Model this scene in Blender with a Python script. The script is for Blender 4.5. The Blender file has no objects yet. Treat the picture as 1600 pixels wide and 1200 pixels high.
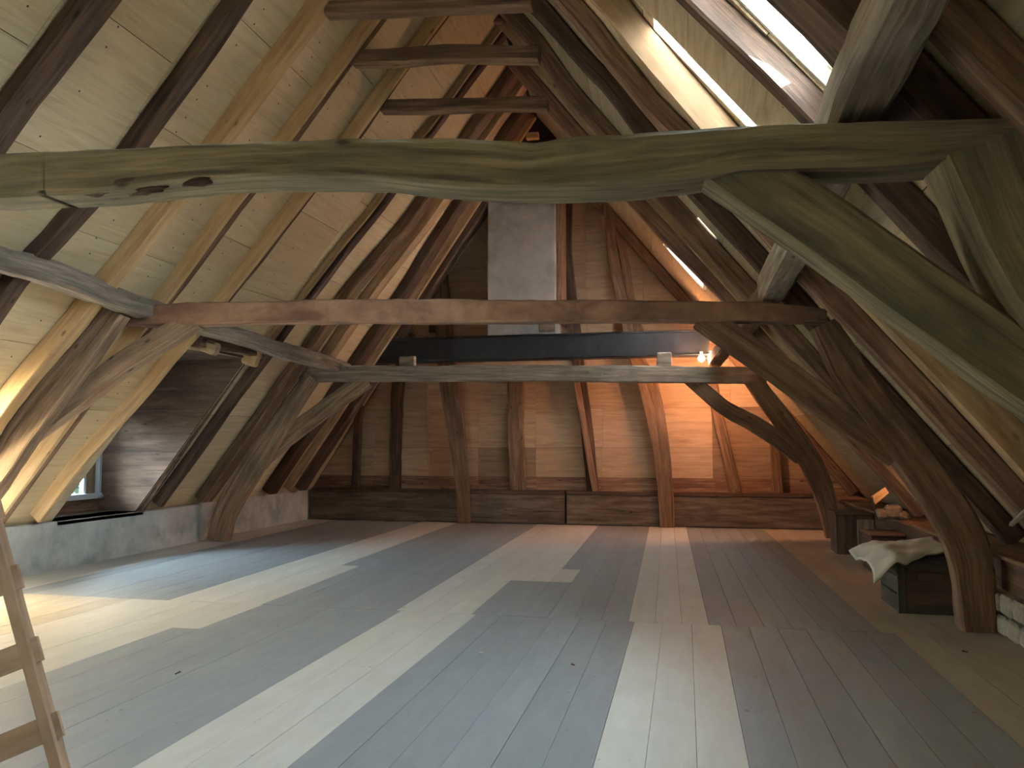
import bpy, bmesh, math, random
from mathutils import Vector, Matrix, noise
V = Vector
scn = bpy.context.scene
C = bpy.data.collections.new('attic'); scn.collection.children.link(C)
RND = random.Random(7)

# ------------------------------------------------------------------ camera
F = 1250.0; EYE = 1.55; VX, VY = 1070.0, 696.0      # focal length in pixels of a 1600x1200 frame, vanishing point of the ridge direction
phi = math.atan((VY - 600) / F); psi = math.atan((VX - 800) / F * math.cos(phi))
fwd = V((-math.sin(psi) * math.cos(phi), math.cos(psi) * math.cos(phi), math.sin(phi)))
rgt = V((math.cos(psi), math.sin(psi), 0)); upv = rgt.cross(fwd)
CAM = V((0, 0, EYE))
cd = bpy.data.cameras.new('camera'); cam = bpy.data.objects.new('camera', cd); C.objects.link(cam)
cd.sensor_width = 36; cd.lens = F / 1600 * 36; cd.clip_start = 0.05; cd.clip_end = 200
cam.matrix_world = Matrix(((rgt.x, upv.x, -fwd.x, 0), (rgt.y, upv.y, -fwd.y, 0), (rgt.z, upv.z, -fwd.z, EYE), (0, 0, 0, 1)))
scn.camera = cam
scn.view_settings.view_transform = 'Standard'; scn.view_settings.look = 'None'
scn.view_settings.gamma = 1; scn.view_settings.use_curve_mapping = False
scn.view_settings.exposure = 1.45

# ------------------------------------------------------------------ sky, sun, lights
w = bpy.data.worlds.new('sky'); scn.world = w; w.use_nodes = True
nt = w.node_tree; nt.nodes.clear()
out = nt.nodes.new('ShaderNodeOutputWorld'); bg = nt.nodes.new('ShaderNodeBackground')
tc = nt.nodes.new('ShaderNodeTexCoord'); sp = nt.nodes.new('ShaderNodeSeparateXYZ'); cr = nt.nodes.new('ShaderNodeValToRGB')
nt.links.new(tc.outputs['Generated'], sp.inputs[0]); nt.links.new(sp.outputs['Z'], cr.inputs[0])
cr.color_ramp.elements[0].position = 0.0; cr.color_ramp.elements[0].color = (.010, .016, .012, 1)
cr.color_ramp.elements[1].position = 0.12; cr.color_ramp.elements[1].color = (.76, .90, 1.0, 1)
nt.links.new(cr.outputs[0], bg.inputs[0]); bg.inputs[1].default_value = 22.0
nt.links.new(bg.outputs[0], out.inputs[0])

SUN = V((-2.15, .62, -1.0)).normalized()              # direction the sunlight travels
sd = bpy.data.lights.new('sun', 'SUN'); sd.energy = 150; sd.angle = math.radians(.6); sd.color = (1, .99, .97)
so = bpy.data.objects.new('sun', sd); C.objects.link(so); so.rotation_euler = SUN.to_track_quat('-Z', 'Y').to_euler()

def bulb_light(p, e, r=.04):
    d = bpy.data.lights.new('bulb_light', 'POINT'); d.energy = e; d.color = (1, .42, .20); d.shadow_soft_size = r
    o = bpy.data.objects.new('bulb_light', d); C.objects.link(o); o.location = p; return o
BULB_E = 34
def portal(c, ux, uy, sx, sy):
    d = bpy.data.lights.new('sky_portal', 'AREA'); d.shape = 'RECTANGLE'; d.size = sx; d.size_y = sy
    d.cycles.is_portal = True
    o = bpy.data.objects.new('sky_portal', d); C.objects.link(o)
    ux = ux.normalized(); uz = ux.cross(uy).normalized(); uyy = uz.cross(ux)
    o.matrix_world = Matrix(((ux.x, uyy.x, uz.x, c.x), (ux.y, uyy.y, uz.y, c.y), (ux.z, uyy.z, uz.z, c.z), (0, 0, 0, 1)))
    return o

# ------------------------------------------------------------------ measuring helpers: a sight line met with a real plane of the building
def ray(x, y): return fwd + rgt * ((x - 800) / F) + upv * ((600 - y) / F)
def atY(x, y, Y): d = ray(x, y); return CAM + d * (Y / d.y)
def atX(x, y, X): d = ray(x, y); return CAM + d * (X / d.x)
def atZ(x, y, z=0.0): d = ray(x, y); return CAM + d * ((z - EYE) / d.z)
# roof: left eave X=-7.8, right eave X=3.2, both z=.6; ridge rises a little towards the far gable
def ridge(Y):
    t = min(max((Y - 9) / 7, 0), 1.2); return -2.3 - .52 * t, 7.4 + .68 * t
def surf(side, Y, s):
    rx, rz = ridge(Y); ex = -7.8 if side == 'L' else 3.2
    return V((ex + (rx - ex) * s, Y, .6 + (rz - .6) * s))
def n_in(side, Y):
    rx, rz = ridge(Y); ex = -7.8 if side == 'L' else 3.2
    d = V((rx - ex, 0, rz - .6)).normalized()
    return V((d.z, 0, -d.x)) if side == 'L' else V((-d.z, 0, d.x))
def roof_hit(side, x, y=None, o=None, d=None):
    if d is None: d = ray(x, y); o = CAM
    def f(t):
        p = o + d * t; rx, rz = ridge(p.y); ex = -7.8 if side == 'L' else 3.2
        return p.z - (.6 + (p.x - ex) * (rz - .6) / (rx - ex))
    a, b = 0.0, 40.0
    fa = f(a)
    for k in range(1, 400):
        b = k * .1
        if f(b) * fa < 0: break
        a = b
    for _ in range(40):
        m = (a + b) / 2
        if f(m) * fa < 0: b = m
        else: a = m
    p = o + d * a
    return p, (p.z - .6) / (ridge(p.y)[1] - .6)

# ------------------------------------------------------------------ materials
def new_mat(name):
    m = bpy.data.materials.new(name); m.use_nodes = True
    n = m.node_tree; b = n.nodes['Principled BSDF']; return m, n, b
def L(n, a, b): n.links.new(a, b)
def uvvec(n, sx, sy, rnd=True):
    u = n.nodes.new('ShaderNodeUVMap'); u.uv_map = 'UVMap'
    mp = n.nodes.new('ShaderNodeMapping'); mp.inputs['Scale'].default_value = (sx, sy, 1); L(n, u.outputs[0], mp.inputs[0])
    if not rnd: return mp.outputs[0]
    oi = n.nodes.new('ShaderNodeObjectInfo'); mu = n.nodes.new('ShaderNodeMath'); mu.operation = 'MULTIPLY'; mu.inputs[1].default_value = 53
    L(n, oi.outputs['Random'], mu.inputs[0])
    ad = n.nodes.new('ShaderNodeVectorMath'); ad.operation = 'ADD'; L(n, mp.outputs[0], ad.inputs[0]); L(n, mu.outputs[0], ad.inputs[1])
    return ad.outputs[0]
def noise_n(n, vec, scale=1, detail=5, rough=.6, dist=0):
    t = n.nodes.new('ShaderNodeTexNoise'); t.inputs['Scale'].default_value = scale; t.inputs['Detail'].default_value = detail
    t.inputs['Roughness'].default_value = rough; t.inputs['Distortion'].default_value = dist; L(n, vec, t.inputs['Vector']); return t.outputs['Fac']
def ramp(n, fac, stops):
    r = n.nodes.new('ShaderNodeValToRGB'); L(n, fac, r.inputs[0]); e = r.color_ramp.elements
    while len(e) < len(stops): e.new(.5)
    for q, (p, c) in zip(e, stops): q.position = p; q.color = (c[0], c[1], c[2], 1)
    return r.outputs[0]
def mixc(n, a, b, fac, mode='MIX'):
    m = n.nodes.new('ShaderNodeMix'); m.data_type = 'RGBA'; m.blend_type = mode
    for s, v in ((m.inputs[6], a), (m.inputs[7], b), (m.inputs[0], fac)):
        if hasattr(v, 'links') or isinstance(v, bpy.types.NodeSocket): L(n, v, s)
        elif isinstance(v, (int, float)): s.default_value = v
        else: s.default_value = (v[0], v[1], v[2], 1)
    return m.outputs[2]
def bump(n, b, h, st=.3, dist=.01):
    bp = n.nodes.new('ShaderNodeBump'); bp.inputs['Strength'].default_value = st; bp.inputs['Distance'].default_value = dist
    L(n, h, bp.inputs['Height']); L(n, bp.outputs[0], b.inputs['Normal'])
def wood(name, dark, mid, light, crack=.5, rough=.85, patch=None, gs=22, bs=.5):
    m, n, b = new_mat(name)
    g = noise_n(n, uvvec(n, 1.3, gs), 1, 7, .65, .4)
    c = ramp(n, g, [(.32, dark), (.5, mid), (.70, light)])
    p = noise_n(n, uvvec(n, .9, 2.5), 1.6, 4, .6)
    c = mixc(n, c, patch if patch else [x * .55 for x in mid], ramp(n, p, [(.48, (0, 0, 0)), (.68, (.75, .75, .75))]))
    if crack:
        k = noise_n(n, uvvec(n, .7, gs * 1.3), 1, 2, .5, .2)
        c = mixc(n, c, [x * .25 for x in dark], ramp(n, k, [(.30, (crack,) * 3), (.36, (0, 0, 0))]))
    kn = n.nodes.new('ShaderNodeTexVoronoi'); kn.inputs['Scale'].default_value = 1; L(n, uvvec(n, 2.2, 5), kn.inputs['Vector'])
    c = mixc(n, c, [x * .3 for x in dark], ramp(n, kn.outputs['Distance'], [(.04, (.8,) * 3), (.11, (0, 0, 0))]))
    L(n, c, b.inputs['Base Color']); b.inputs['Roughness'].default_value = rough; bump(n, b, g, bs, .012); return m
M = {}
M['oak'] = wood('old_oak', (.075, .040, .022), (.17, .10, .058), (.30, .19, .115))
M['oaklit'] = wood('lit_old_oak', (.13, .085, .055), (.30, .205, .135), (.46, .33, .23))  # old oak lightened in its colour for the strongly lit left side
M['oakdark'] = wood('dark_old_oak', (.035, .019, .012), (.085, .048, .030), (.16, .095, .060))
M['oakred'] = wood('reddish_old_oak', (.10, .050, .032), (.24, .135, .086), (.40, .24, .155))
M['grey'] = wood('weathered_grey_oak', (.10, .08, .060), (.235, .19, .145), (.40, .33, .26), .35)
M['green'] = wood('weathered_oak_green_cast', (.085, .073, .045), (.205, .172, .105), (.34, .285, .18), .35, patch=(.105, .112, .068))  # weathered oak; the green camera cast is put into its colour
M['pine'] = wood('new_pine', (.40, .25, .12), (.55, .37, .19), (.66, .47, .27), 0, patch=(.50, .31, .13), gs=14, bs=.1)
M['pineold'] = wood('dull_pine', (.26, .17, .09), (.42, .29, .17), (.56, .41, .26), .2, gs=16, bs=.15)
M['ladder'] = wood('ladder_pine', (.40, .26, .16), (.53, .37, .25), (.62, .46, .33), 0, gs=12, bs=.1)
M['board'] = wood('brown_board', (.065, .038, .025), (.15, .088, .058), (.24, .15, .10), .5, gs=9)
def plywood(name, a, b_, dark):
    m, n, b = new_mat(name)
    g = noise_n(n, uvvec(n, 14, 1.1), 1, 5, .6, 1.2)
    c = ramp(n, g, [(.3, dark), (.48, a), (.7, b_)])
    oi = n.nodes.new('ShaderNodeObjectInfo')
    c = mixc(n, c, ramp(n, oi.outputs['Random'], [(0, (.80, .78, .74)), (1, (1, 1, 1))]), 1.0, 'MULTIPLY')
    p = noise_n(n, uvvec(n, 1.2, 1.2), 1, 3, .5)
    c = mixc(n, c, dark, ramp(n, p, [(.52, (0, 0, 0)), (.8, (.6,) * 3)]))
    L(n, c, b.inputs['Base Color']); b.inputs['Roughness'].default_value = .75; bump(n, b, g, .08, .004); return m
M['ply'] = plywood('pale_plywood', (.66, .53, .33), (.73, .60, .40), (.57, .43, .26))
M['plyshade'] = plywood('shaded_plywood', (.44, .36, .24), (.52, .43, .29), (.34, .26, .16))  # plywood darkened in its colour for the dim right slope
M['plyback'] = plywood('gable_plywood', (.50, .35, .235), (.59, .43, .29), (.38, .25, .17))
M['plydark'] = plywood('stained_plywood', (.30, .20, .13), (.36, .25, .16), (.20, .12, .08))
def floor_mat(name, a, b_, spot):
    m, n, b = new_mat(name)
    g = noise_n(n, uvvec(n, 2.2, 10), 1, 6, .65, .3); p = noise_n(n, uvvec(n, 1.6, 1.6), 1, 4, .6)
    c = mixc(n, ramp(n, g, [(.3, a), (.7, b_)]), spot, ramp(n, p, [(.5, (0, 0, 0)), (.75, (.5,) * 3)]))
    s = noise_n(n, uvvec(n, 9, 14), 1, 2, .5)
    c = mixc(n, c, [x * .45 for x in a], ramp(n, s, [(.22, (.6,) * 3), (.27, (0, 0, 0))]))
    oi = n.nodes.new('ShaderNodeObjectInfo')
    c = mixc(n, c, ramp(n, oi.outputs['Random'], [(0, (.90, .90, .90)), (1, (1, 1, 1))]), 1.0, 'MULTIPLY')
    L(n, c, b.inputs['Base Color']); b.inputs['Roughness'].default_value = .6; bump(n, b, g, .08, .003); return m
M['fgrey'] = floor_mat('grey_floorboard', (.225, .245, .265), (.275, .295, .315), (.25, .26, .27))
M['fpale'] = floor_mat('pale_floorboard', (.50, .49, .46), (.58, .57, .54), (.48, .45, .40))
M['fmid'] = floor_mat('beige_floorboard', (.38, .34, .28), (.47, .43, .36), (.33, .29, .23))
def plaster(name, a, b_, dk, sc=1.3):
    m, n, b = new_mat(name)
    t = n.nodes.new('ShaderNodeTexCoord')
    g = noise_n(n, t.outputs['Object'], sc * 1.6, 8, .7); p = noise_n(n, t.outputs['Object'], sc, 4, .6)
    c = mixc(n, ramp(n, g, [(.35, a), (.65, b_)]), dk, ramp(n, p, [(.5, (0, 0, 0)), (.66, (.8,) * 3)]))
    L(n, c, b.inputs['Base Color']); b.inputs['Roughness'].default_value = .9; bump(n, b, g, .25, .01); return m
M['plaster'] = plaster('blotchy_grey_plaster', (.46, .49, .47), (.64, .66, .63), (.30, .34, .34), 1.8)
M['chimney'] = plaster('chimney_plaster', (.36, .35, .35), (.50, .49, .49), (.22, .22, .24), .9)
M['stone'] = plaster('whitewashed_stone', (.20, .18, .14), (.33, .31, .25), (.09, .08, .065), 5)
M['sill'] = wood('sill_timber', (.05, .036, .026), (.13, .095, .07), (.22, .17, .13), .5, gs=12)
def simple(name, col, rough=.5, metal=0.0, nz=.15, sc=8):
    m, n, b = new_mat(name); t = n.nodes.new('ShaderNodeTexCoord'); g = noise_n(n, t.outputs['Object'], sc, 4, .6)
    L(n, ramp(n, g, [(.3, [x * (1 - nz) for x in col]), (.7, [min(1, x * (1 + nz)) for x in col])]), b.inputs['Base Color'])
    b.inputs['Roughness'].default_value = rough; b.inputs['Metallic'].default_value = metal; return m
M['steel'] = simple('black_painted_steel', (.012, .016, .024), .45, 0, .4, 6)
M['cloth'] = simple('off_white_cloth', (.62, .62, .55), .9, 0, .06, 4)
M['white'] = simple('white_painted_frame', (.70, .75, .80), .5, 0, .05)
M['cream'] = simple('cream_painted_frame', (.74, .70, .60), .6, 0, .05)
M['crate'] = wood('dark_crate_wood', (.020, .019, .016), (.048, .044, .037), (.085, .075, .062), .5, gs=12)
M['cratered'] = wood('crate_panel_wood', (.04, .022, .018), (.085, .048, .038), (.13, .075, .058), .4, gs=12)
M['nail'] = simple('nail_head', (.06, .045, .035), .6)
M['thatch'] = simple('dark_roof_covering', (.05, .04, .03), .95)
M['cable'] = simple('black_cable', (.02, .02, .02), .6)
M['socket'] = simple('white_lamp_socket', (.7, .65, .55), .5)
M['leaf'] = simple('dark_green_leaf', (.02, .045, .02), .7, 0, .5, 3)
M['bark'] = simple('bark', (.06, .045, .03), .9)
m, n, b = new_mat('glass'); M['glass'] = m
tb = n.nodes.new('ShaderNodeBsdfTransparent'); tb.inputs[0].default_value = (.94, .97, .97, 1); gb = n.nodes.new('ShaderNodeBsdfGlossy'); gb.inputs['Roughness'].default_value = .02
fr = n.nodes.new('ShaderNodeFresnel'); fr.inputs[0].default_value = 1.3; ms = n.nodes.new('ShaderNodeMixShader')
L(n, fr.outputs[0], ms.inputs[0]); L(n, tb.outputs[0], ms.inputs[1]); L(n, gb.outputs[0], ms.inputs[2])
L(n, ms.outputs[0], [q for q in n.nodes if q.type == 'OUTPUT_MATERIAL'][0].inputs[0])
m, n, b = new_mat('added_diffuser_sheet'); M['sheet'] = m
tl = n.nodes.new('ShaderNodeBsdfTranslucent'); tl.inputs[0].default_value = (.80, .80, .78, 1); df = n.nodes.new('ShaderNodeBsdfDiffuse'); df.inputs[0].default_value = (.7, .7, .68, 1); ms = n.nodes.new('ShaderNodeMixShader'); ms.inputs[0].default_value = .25
L(n, tl.outputs[0], ms.inputs[1]); L(n, df.outputs[0], ms.inputs[2]); L(n, ms.outputs[0], [q for q in n.nodes if q.type == 'OUTPUT_MATERIAL'][0].inputs[0])
m, n, b = new_mat('lit_bulb'); M['bulb'] = m
b.inputs['Emission Color'].default_value = (1, .66, .34, 1); b.inputs['Emission Strength'].default_value = 30

# ------------------------------------------------------------------ object helpers
def tag(o, label=None, cat=None, group=None, kind=None):
    if label: o['label'] = label
    if cat: o['category'] = cat
    if group: o['group'] = group
    if kind: o['kind'] = kind
    return o
def empty(name, loc=(0, 0, 0), rz=0):
    o = bpy.data.objects.new(name, None); C.objects.link(o); o.location = loc; o.rotation_euler = (0, 0, rz); o.empty_display_size = .1; return o
def link_mesh(name, me, mat, parent=None, loc=None):
    o = bpy.data.objects.new(name, me); C.objects.link(o)
    if mat and not me.materials: me.materials.append(mat)
    if parent: o.parent = parent
    if loc is not None: o.location = loc
    return o
def from_rings(name, rings, us, mat, parent=None, smooth=True, origin=None, crisp=True):
    """rings: list of equal-length vertex loops; UV u along the piece, v around it, both in metres"""
    bm = bmesh.new(); uv = bm.loops.layers.uv.new('UVMap')
    org = V(origin) if origin is not None else V((0, 0, 0))
    vs = [[bm.verts.new(p - org) for p in r] for r in rings]; k = len(rings[0])
    per = [0]; sh = []
    for i in range(k): per.append(per[-1] + (rings[0][(i + 1) % k] - rings[0][i]).length)
    for a in range(len(rings) - 1):
        for i in range(k):
            j = (i + 1) % k
            f = bm.faces.new((vs[a][i], vs[a][j], vs[a + 1][j], vs[a + 1][i])); f.smooth = smooth; sh.append((vs[a][i], vs[a + 1][i]))
            for lp, u, v_ in zip(f.loops, (us[a], us[a], us[a + 1], us[a + 1]), (per[i], per[i + 1], per[i + 1], per[i])): lp[uv].uv = (u, v_)
    for r, idx, rev in ((vs[0], 0, True), (vs[-1], -1, False)):
        f = bm.faces.new(list(reversed(r)) if rev else r)
        for lp in f.loops: q = lp.vert.co; lp[uv].uv = ((q.x + q.y) * .5, q.z)
    if smooth and crisp:
        for a, b_ in sh:
            e = bm.edges.get((a, b_))
            if e: e.smooth = False
    bmesh.ops.recalc_face_normals(bm, faces=bm.faces)
    me = bpy.data.meshes.new(name); bm.to_mesh(me); bm.free()
    return link_mesh(name, me, mat, parent, org)
def section(hw, hd, rnd_, k=2):
    """rounded rectangle, half extents hw (axis A) and hd (axis B), corner radius rnd_"""
    pts = []
    for cx, cy, a0 in ((1, 1, 0), (-1, 1, 90), (-1, -1, 180), (1, -1, 270)):
        for i in range(k):
            a = math.radians(a0 + 90 * i / (k - 1)); pts.append((cx * (hw - rnd_) + rnd_ * math.cos(a), cy * (hd - rnd_) + rnd_ * math.sin(a)))
    return pts
def resample(pts, vals, step):
    """Catmull-Rom through 3D points (and per-point values)"""
    P = [2 * pts[0] - pts[1]] + list(pts) + [2 * pts[-1] - pts[-2]]; W = [vals[0]] + list(vals) + [vals[-1]]
    op, ov = [], []
    for i in range(1, len(P) - 2):
        n_ = max(1, int((P[i + 1] - P[i]).length / step))
        for q in range(n_):
            t = q / n_; t2, t3 = t * t, t ** 3
            op.append(.5 * ((2 * P[i]) + (P[i + 1] - P[i - 1]) * t + (2 * P[i - 1] - 5 * P[i] + 4 * P[i + 1] - P[i + 2]) * t2 + (3 * P[i] - P[i - 1] - 3 * P[i + 1] + P[i + 2]) * t3))
            ov.append(W[i] + (W[i + 1] - W[i]) * t)
    op.append(P[-2].copy()); ov.append(W[-2]); return op, ov
def timber(name, pts, widths, depth, mat, baxis=V((0, 1, 0)), hewn=1.0, step=.16, seed=None, parent=None, rnd_=.16, endpinch=None):
    seed = RND.random() * 100 if seed is None else seed
    pts = [V(p) for p in pts]; widths = widths if isinstance(widths, (list, tuple)) else [widths] * len(pts)
    P, W = resample(pts, widths, step)
    rings, us, u = [], [], 0
    for i, p in enumerate(P):
        T = (P[min(i + 1, len(P) - 1)] - P[max(i - 1, 0)]).normalized()
        Bx = (baxis - T * baxis.dot(T)).normalized(); A = T.cross(Bx)
        wv = W[i] / 2; r = min(wv, depth / 2) * rnd_; rr = []
        pinch = 1.0
        if endpinch:
            e = min(i, len(P) - 1 - i) if endpinch == 'both' else (i if endpinch == 'start' else len(P) - 1 - i)
            pinch = min(1, .55 + .2 * e)
        for q, (a, b_) in enumerate(section(wv * pinch, depth / 2 * pinch, r)):
            nz = noise.noise(V((u * 1.1 + seed, q * .9, seed))) * .10 + noise.noise(V((u * 4.5, q * 1.7 + seed, 3))) * .07 + noise.noise(V((u * 13, q * 2.1 + seed, 7))) * .025
            g = 1 + nz * hewn
            rr.append(p + A * a * g + Bx * b_ * g)
        rings.append(rr); us.append(u)
        if i < len(P) - 1: u += (P[i + 1] - p).length
    return from_rings(name, rings, us, mat, parent, True, origin=P[0] if parent is None else (0, 0, 0))
def box(name, lo, hi, mat, parent=None, bev=.004, rot=None, jit=0):
    """box between two corners (parent space), chamfered, origin at its base centre"""
    lo, hi = V(lo), V(hi); c = (lo + hi) / 2; c.z = lo.z
    bm = bmesh.new(); uv = bm.loops.layers.uv.new('UVMap')
    bmesh.ops.create_cube(bm, size=1)
    sz = hi - lo
    for v_ in bm.verts: v_.co = V((v_.co.x * sz.x, v_.co.y * sz.y, (v_.co.z + .5) * sz.z)) + V((RND.uniform(-jit, jit), RND.uniform(-jit, jit), RND.uniform(-jit, jit)))
    if bev: bmesh.ops.bevel(bm, geom=bm.edges[:], offset=min(bev, min(sz) * .3), segments=1, affect='EDGES')
    ax = max(range(3), key=lambda i: sz[i]); o2 = [i for i in range(3) if i != ax]
    for f in bm.faces:
        for lp in f.loops:
            q = lp.vert.co
            n_ = f.normal; other = o2[0] if abs(n_[o2[0]]) < abs(n_[o2[1]]) else o2[1]
            lp[uv].uv = (q[ax], q[other])
    me = bpy.data.meshes.new(name); bm.to_mesh(me); bm.free()
    o = link_mesh(name, me, mat, parent, c)
    if rot: o.rotation_euler = rot
    return o
def poly_slab(name, pts, nrm, th, mat, parent=None, uaxis=None):
    """flat polygon pts extruded by th along nrm"""
    pts = [V(p) for p in pts]; nrm = V(nrm).normalized(); org = pts[0].copy()
    bm = bmesh.new(); uv = bm.loops.layers.uv.new('UVMap')
    a = [bm.verts.new(p - org) for p in pts]; b_ = [bm.verts.new(p - org + nrm * th) for p in pts]
    bm.faces.new(a); bm.faces.new(list(reversed(b_)))
    for i in range(len(pts)): j = (i + 1) % len(pts); bm.faces.new((a[i], b_[i], b_[j], a[j]))
    bmesh.ops.recalc_face_normals(bm, faces=bm.faces)
    ua = V(uaxis).normalized() if uaxis is not None else (pts[1] - pts[0]).normalized(); va = nrm.cross(ua)
    for f in bm.faces:
        for lp in f.loops: q = lp.vert.co; lp[uv].uv = (q.dot(ua), q.dot(va) + q.dot(nrm))
    me = bpy.data.meshes.new(name); bm.to_mesh(me); bm.free()
    return link_mesh(name, me, mat, parent, org - (parent.location if parent else V((0, 0, 0))))
def tube(name, pts, r, mat, parent=None, k=8):
    P, _ = resample([V(p) for p in pts], [0] * len(pts), .04); rings, us = [], []
    for i, p in enumerate(P):
        T = (P[min(i + 1, len(P) - 1)] - P[max(i - 1, 0)]).normalized(); A = T.orthogonal().normalized() if i == 0 else (A - T * A.dot(T)).normalized(); Bx = T.cross(A)
        rings.append([p + (A * math.cos(2 * math.pi * q / k) + Bx * math.sin(2 * math.pi * q / k)) * r for q in range(k)]); us.append(i * .04)
    return from_rings(name, rings, us, mat, parent, True, origin=P[0] if parent is None else (0, 0, 0), crisp=False)
def subtract(rect, holes):
    out_ = [rect]
    for h in holes:
        nx = []
        for (a0, a1, b0, b1) in out_:
            c0, c1, d0, d1 = max(a0, h[0]), min(a1, h[1]), max(b0, h[2]), min(b1, h[3])
            if c0 >= c1 or d0 >= d1: nx.append((a0, a1, b0, b1)); continue
            if a0 < c0: nx.append((a0, c0, b0, b1))
            if c1 < a1: nx.append((c1, a1, b0, b1))
            if b0 < d0: nx.append((c0, c1, b0, d0))
            if d1 < b1: nx.append((c0, c1, d1, b1))
        out_ = nx
    return out_

# ================================================================== FLOOR
Y0, Y1, SEAM = -1.8, 15.9, 7.27
floor = box('floor', (-8.1, Y0 - .1, -.25), (3.1, Y1 + .3, -.032), M['thatch'], bev=0); tag(floor, 'attic floor of grey and pale boards running to the far gable', 'floor', kind='structure')
def plank_rows(stripes, ya, yb, skew):
    for (xa, xb, mk, *cut) in stripes:
        nn = max(1, round((xb - xa) / .25)); wd = (xb - xa) / nn
        yaa, ybb = (cut if cut else (ya, yb))
        for i in range(nn):
            x0 = xa + i * wd + .0015; x1 = xa + (i + 1) * wd - .0015; dz = RND.uniform(-.0012, .0012)
            s0 = (yaa - SEAM) * skew; s1 = (ybb - SEAM) * skew
            poly_slab('plank', [(x0 + s0, yaa + .002, dz), (x1 + s0, yaa + .002, dz), (x1 + s1, ybb - .002, dz), (x0 + s1, ybb - .002, dz)], (0, 0, -1), .03, M[mk], floor, uaxis=(0, 1, 0))
near = [(-7.95, -7.05, 'fpale'), (-7.05, -5.5, 'fmid'), (-5.5, -4.3, 'fpale'), (-4.3, -4.05, 'fgrey', Y0, 6.2), (-4.3, -4.05, 'fpale', 6.2, SEAM), (-4.05, -2.63, 'fgrey'), (-2.63, -1.9, 'fpale'),
        (-1.9, -.46, 'fgrey'), (-.46, .28, 'fpale'), (.28, 1.67, 'fgrey'), (1.67, 2.95, 'fmid')]
plank_rows(near, Y0, SEAM, 0)
far = [(-7.95, -7.0, 'fpale'), (-7.0, -5.1, 'fgrey'), (-5.1, -4.33, 'fpale'), (-4.33, -4.07, 'fpale', SEAM, 9.83), (-4.33, -4.07, 'fgrey', 9.83, Y1), (-4.07, -2.68, 'fgrey'), (-2.68, -1.95, 'fpale'),
       (-1.95, -1.24, 'fgrey', SEAM, 9.15), (-1.95, -1.24, 'fpale', 9.15, Y1), (-1.24, -.51, 'fgrey'), (-.51, .18, 'fpale'), (.18, 1.57, 'fgrey'), (1.57, 3.1, 'fmid')]
far = [q for q in far if q[:3] != (-1.95, -1.24, 'fpale')] + [(-1.95, -1.48, 'fpale', 9.15, Y1), (-1.48, -1.24, 'fpale', 9.15, 10.1), (-1.48, -1.24, 'fgrey', 10.1, Y1)]
plank_rows(far, SEAM, Y1, -.021)
# small crumbs on the boards
def chip(p, sx, sy, sz, mat, label):
    o = box('wood_chip', (p.x - sx / 2, p.y - sy / 2, 0), (p.x + sx / 2, p.y + sy / 2, sz), mat, bev=.003, jit=.004); o.rotation_euler.z = RND.uniform(0, 3)
    tag(o, label, 'debris')
chip(atZ(278, 1052), .05, .012, .01, M['oakdark'], 'small dark curled shaving on the grey boards at the left front')
chip(atZ(895, 1039), .03, .015, .01, M['oakdark'], 'small black chip on the grey boards left of the right pale stripe')
chip(atZ(1508, 1019), .04, .02, .01, M['oakdark'], 'small dark chip on the beige boards by the right post')
chip(atZ(752, 1021), .04, .015, .008, M['fpale'], 'tiny pale flake on the grey boards in the middle')

# ================================================================== ROOF SKIN
SKY = [('R', 3.98, 4.70, .425, .66, 'glass'), ('R', 12.6, 13.6, .485, .60, 'glass'), ('R', -1.1, -.5, .45, .62, 'glass')]  # last roof light is added behind the viewer to brighten beams and ladder
DORM = (8.74, 10.30, -.05, .315)
GAPS_L = [DORM]
GAPS_R = [(s[1], s[2], s[3], s[4]) for s in SKY] + [(9.79, 9.86, .50, .54), (5.93, 6.10, .46, .615), (11.52, 11.56, .38, .62)]   # roof lights, thin joints, and a slot added for the bright rafter strip
roof_obj = {}
def grid_skin(side, gaps):
    ycut = sorted(set([Y0 - .1, Y1 + .15, 9.0] + [g for h in gaps for g in h[:2]] + [11, 13, 15])); scut = sorted(set([-.04, 1.035] + [g for h in gaps for g in h[2:]]))
    bm = bmesh.new()
    for a in range(len(ycut) - 1):
        for b_ in range(len(scut) - 1):
            ym, sm = (ycut[a] + ycut[a + 1]) / 2, (scut[b_] + scut[b_ + 1]) / 2
            if any(h[0] < ym < h[1] and h[2] < sm < h[3] for h in gaps): continue
            q = [(ycut[a], scut[b_]), (ycut[a + 1], scut[b_]), (ycut[a + 1], scut[b_ + 1]), (ycut[a], scut[b_ + 1])]
            lo = [bm.verts.new(surf(side, y, s) - n_in(side, y) * .03) for y, s in q]; hi = [bm.verts.new(surf(side, y, s) - n_in(side, y) * .22) for y, s in q]
            bm.faces.new(lo); bm.faces.new(hi[::-1])
            for i in range(4): bm.faces.new((lo[i], lo[(i + 1) % 4], hi[(i + 1) % 4], hi[i]))
    bmesh.ops.recalc_face_normals(bm, faces=bm.faces)
    me = bpy.data.meshes.new('ceiling'); bm.to_mesh(me); bm.free()
    o = link_mesh('ceiling', me, M['thatch']); roof_obj[side] = o
    return tag(o, 'left roof slope lined with pale plywood sheets' if side == 'L' else 'right roof slope lined with plywood sheets and a roof light', 'roof', kind='structure')
grid_skin('L', GAPS_L); grid_skin('R', GAPS_R)
nails = []
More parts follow.
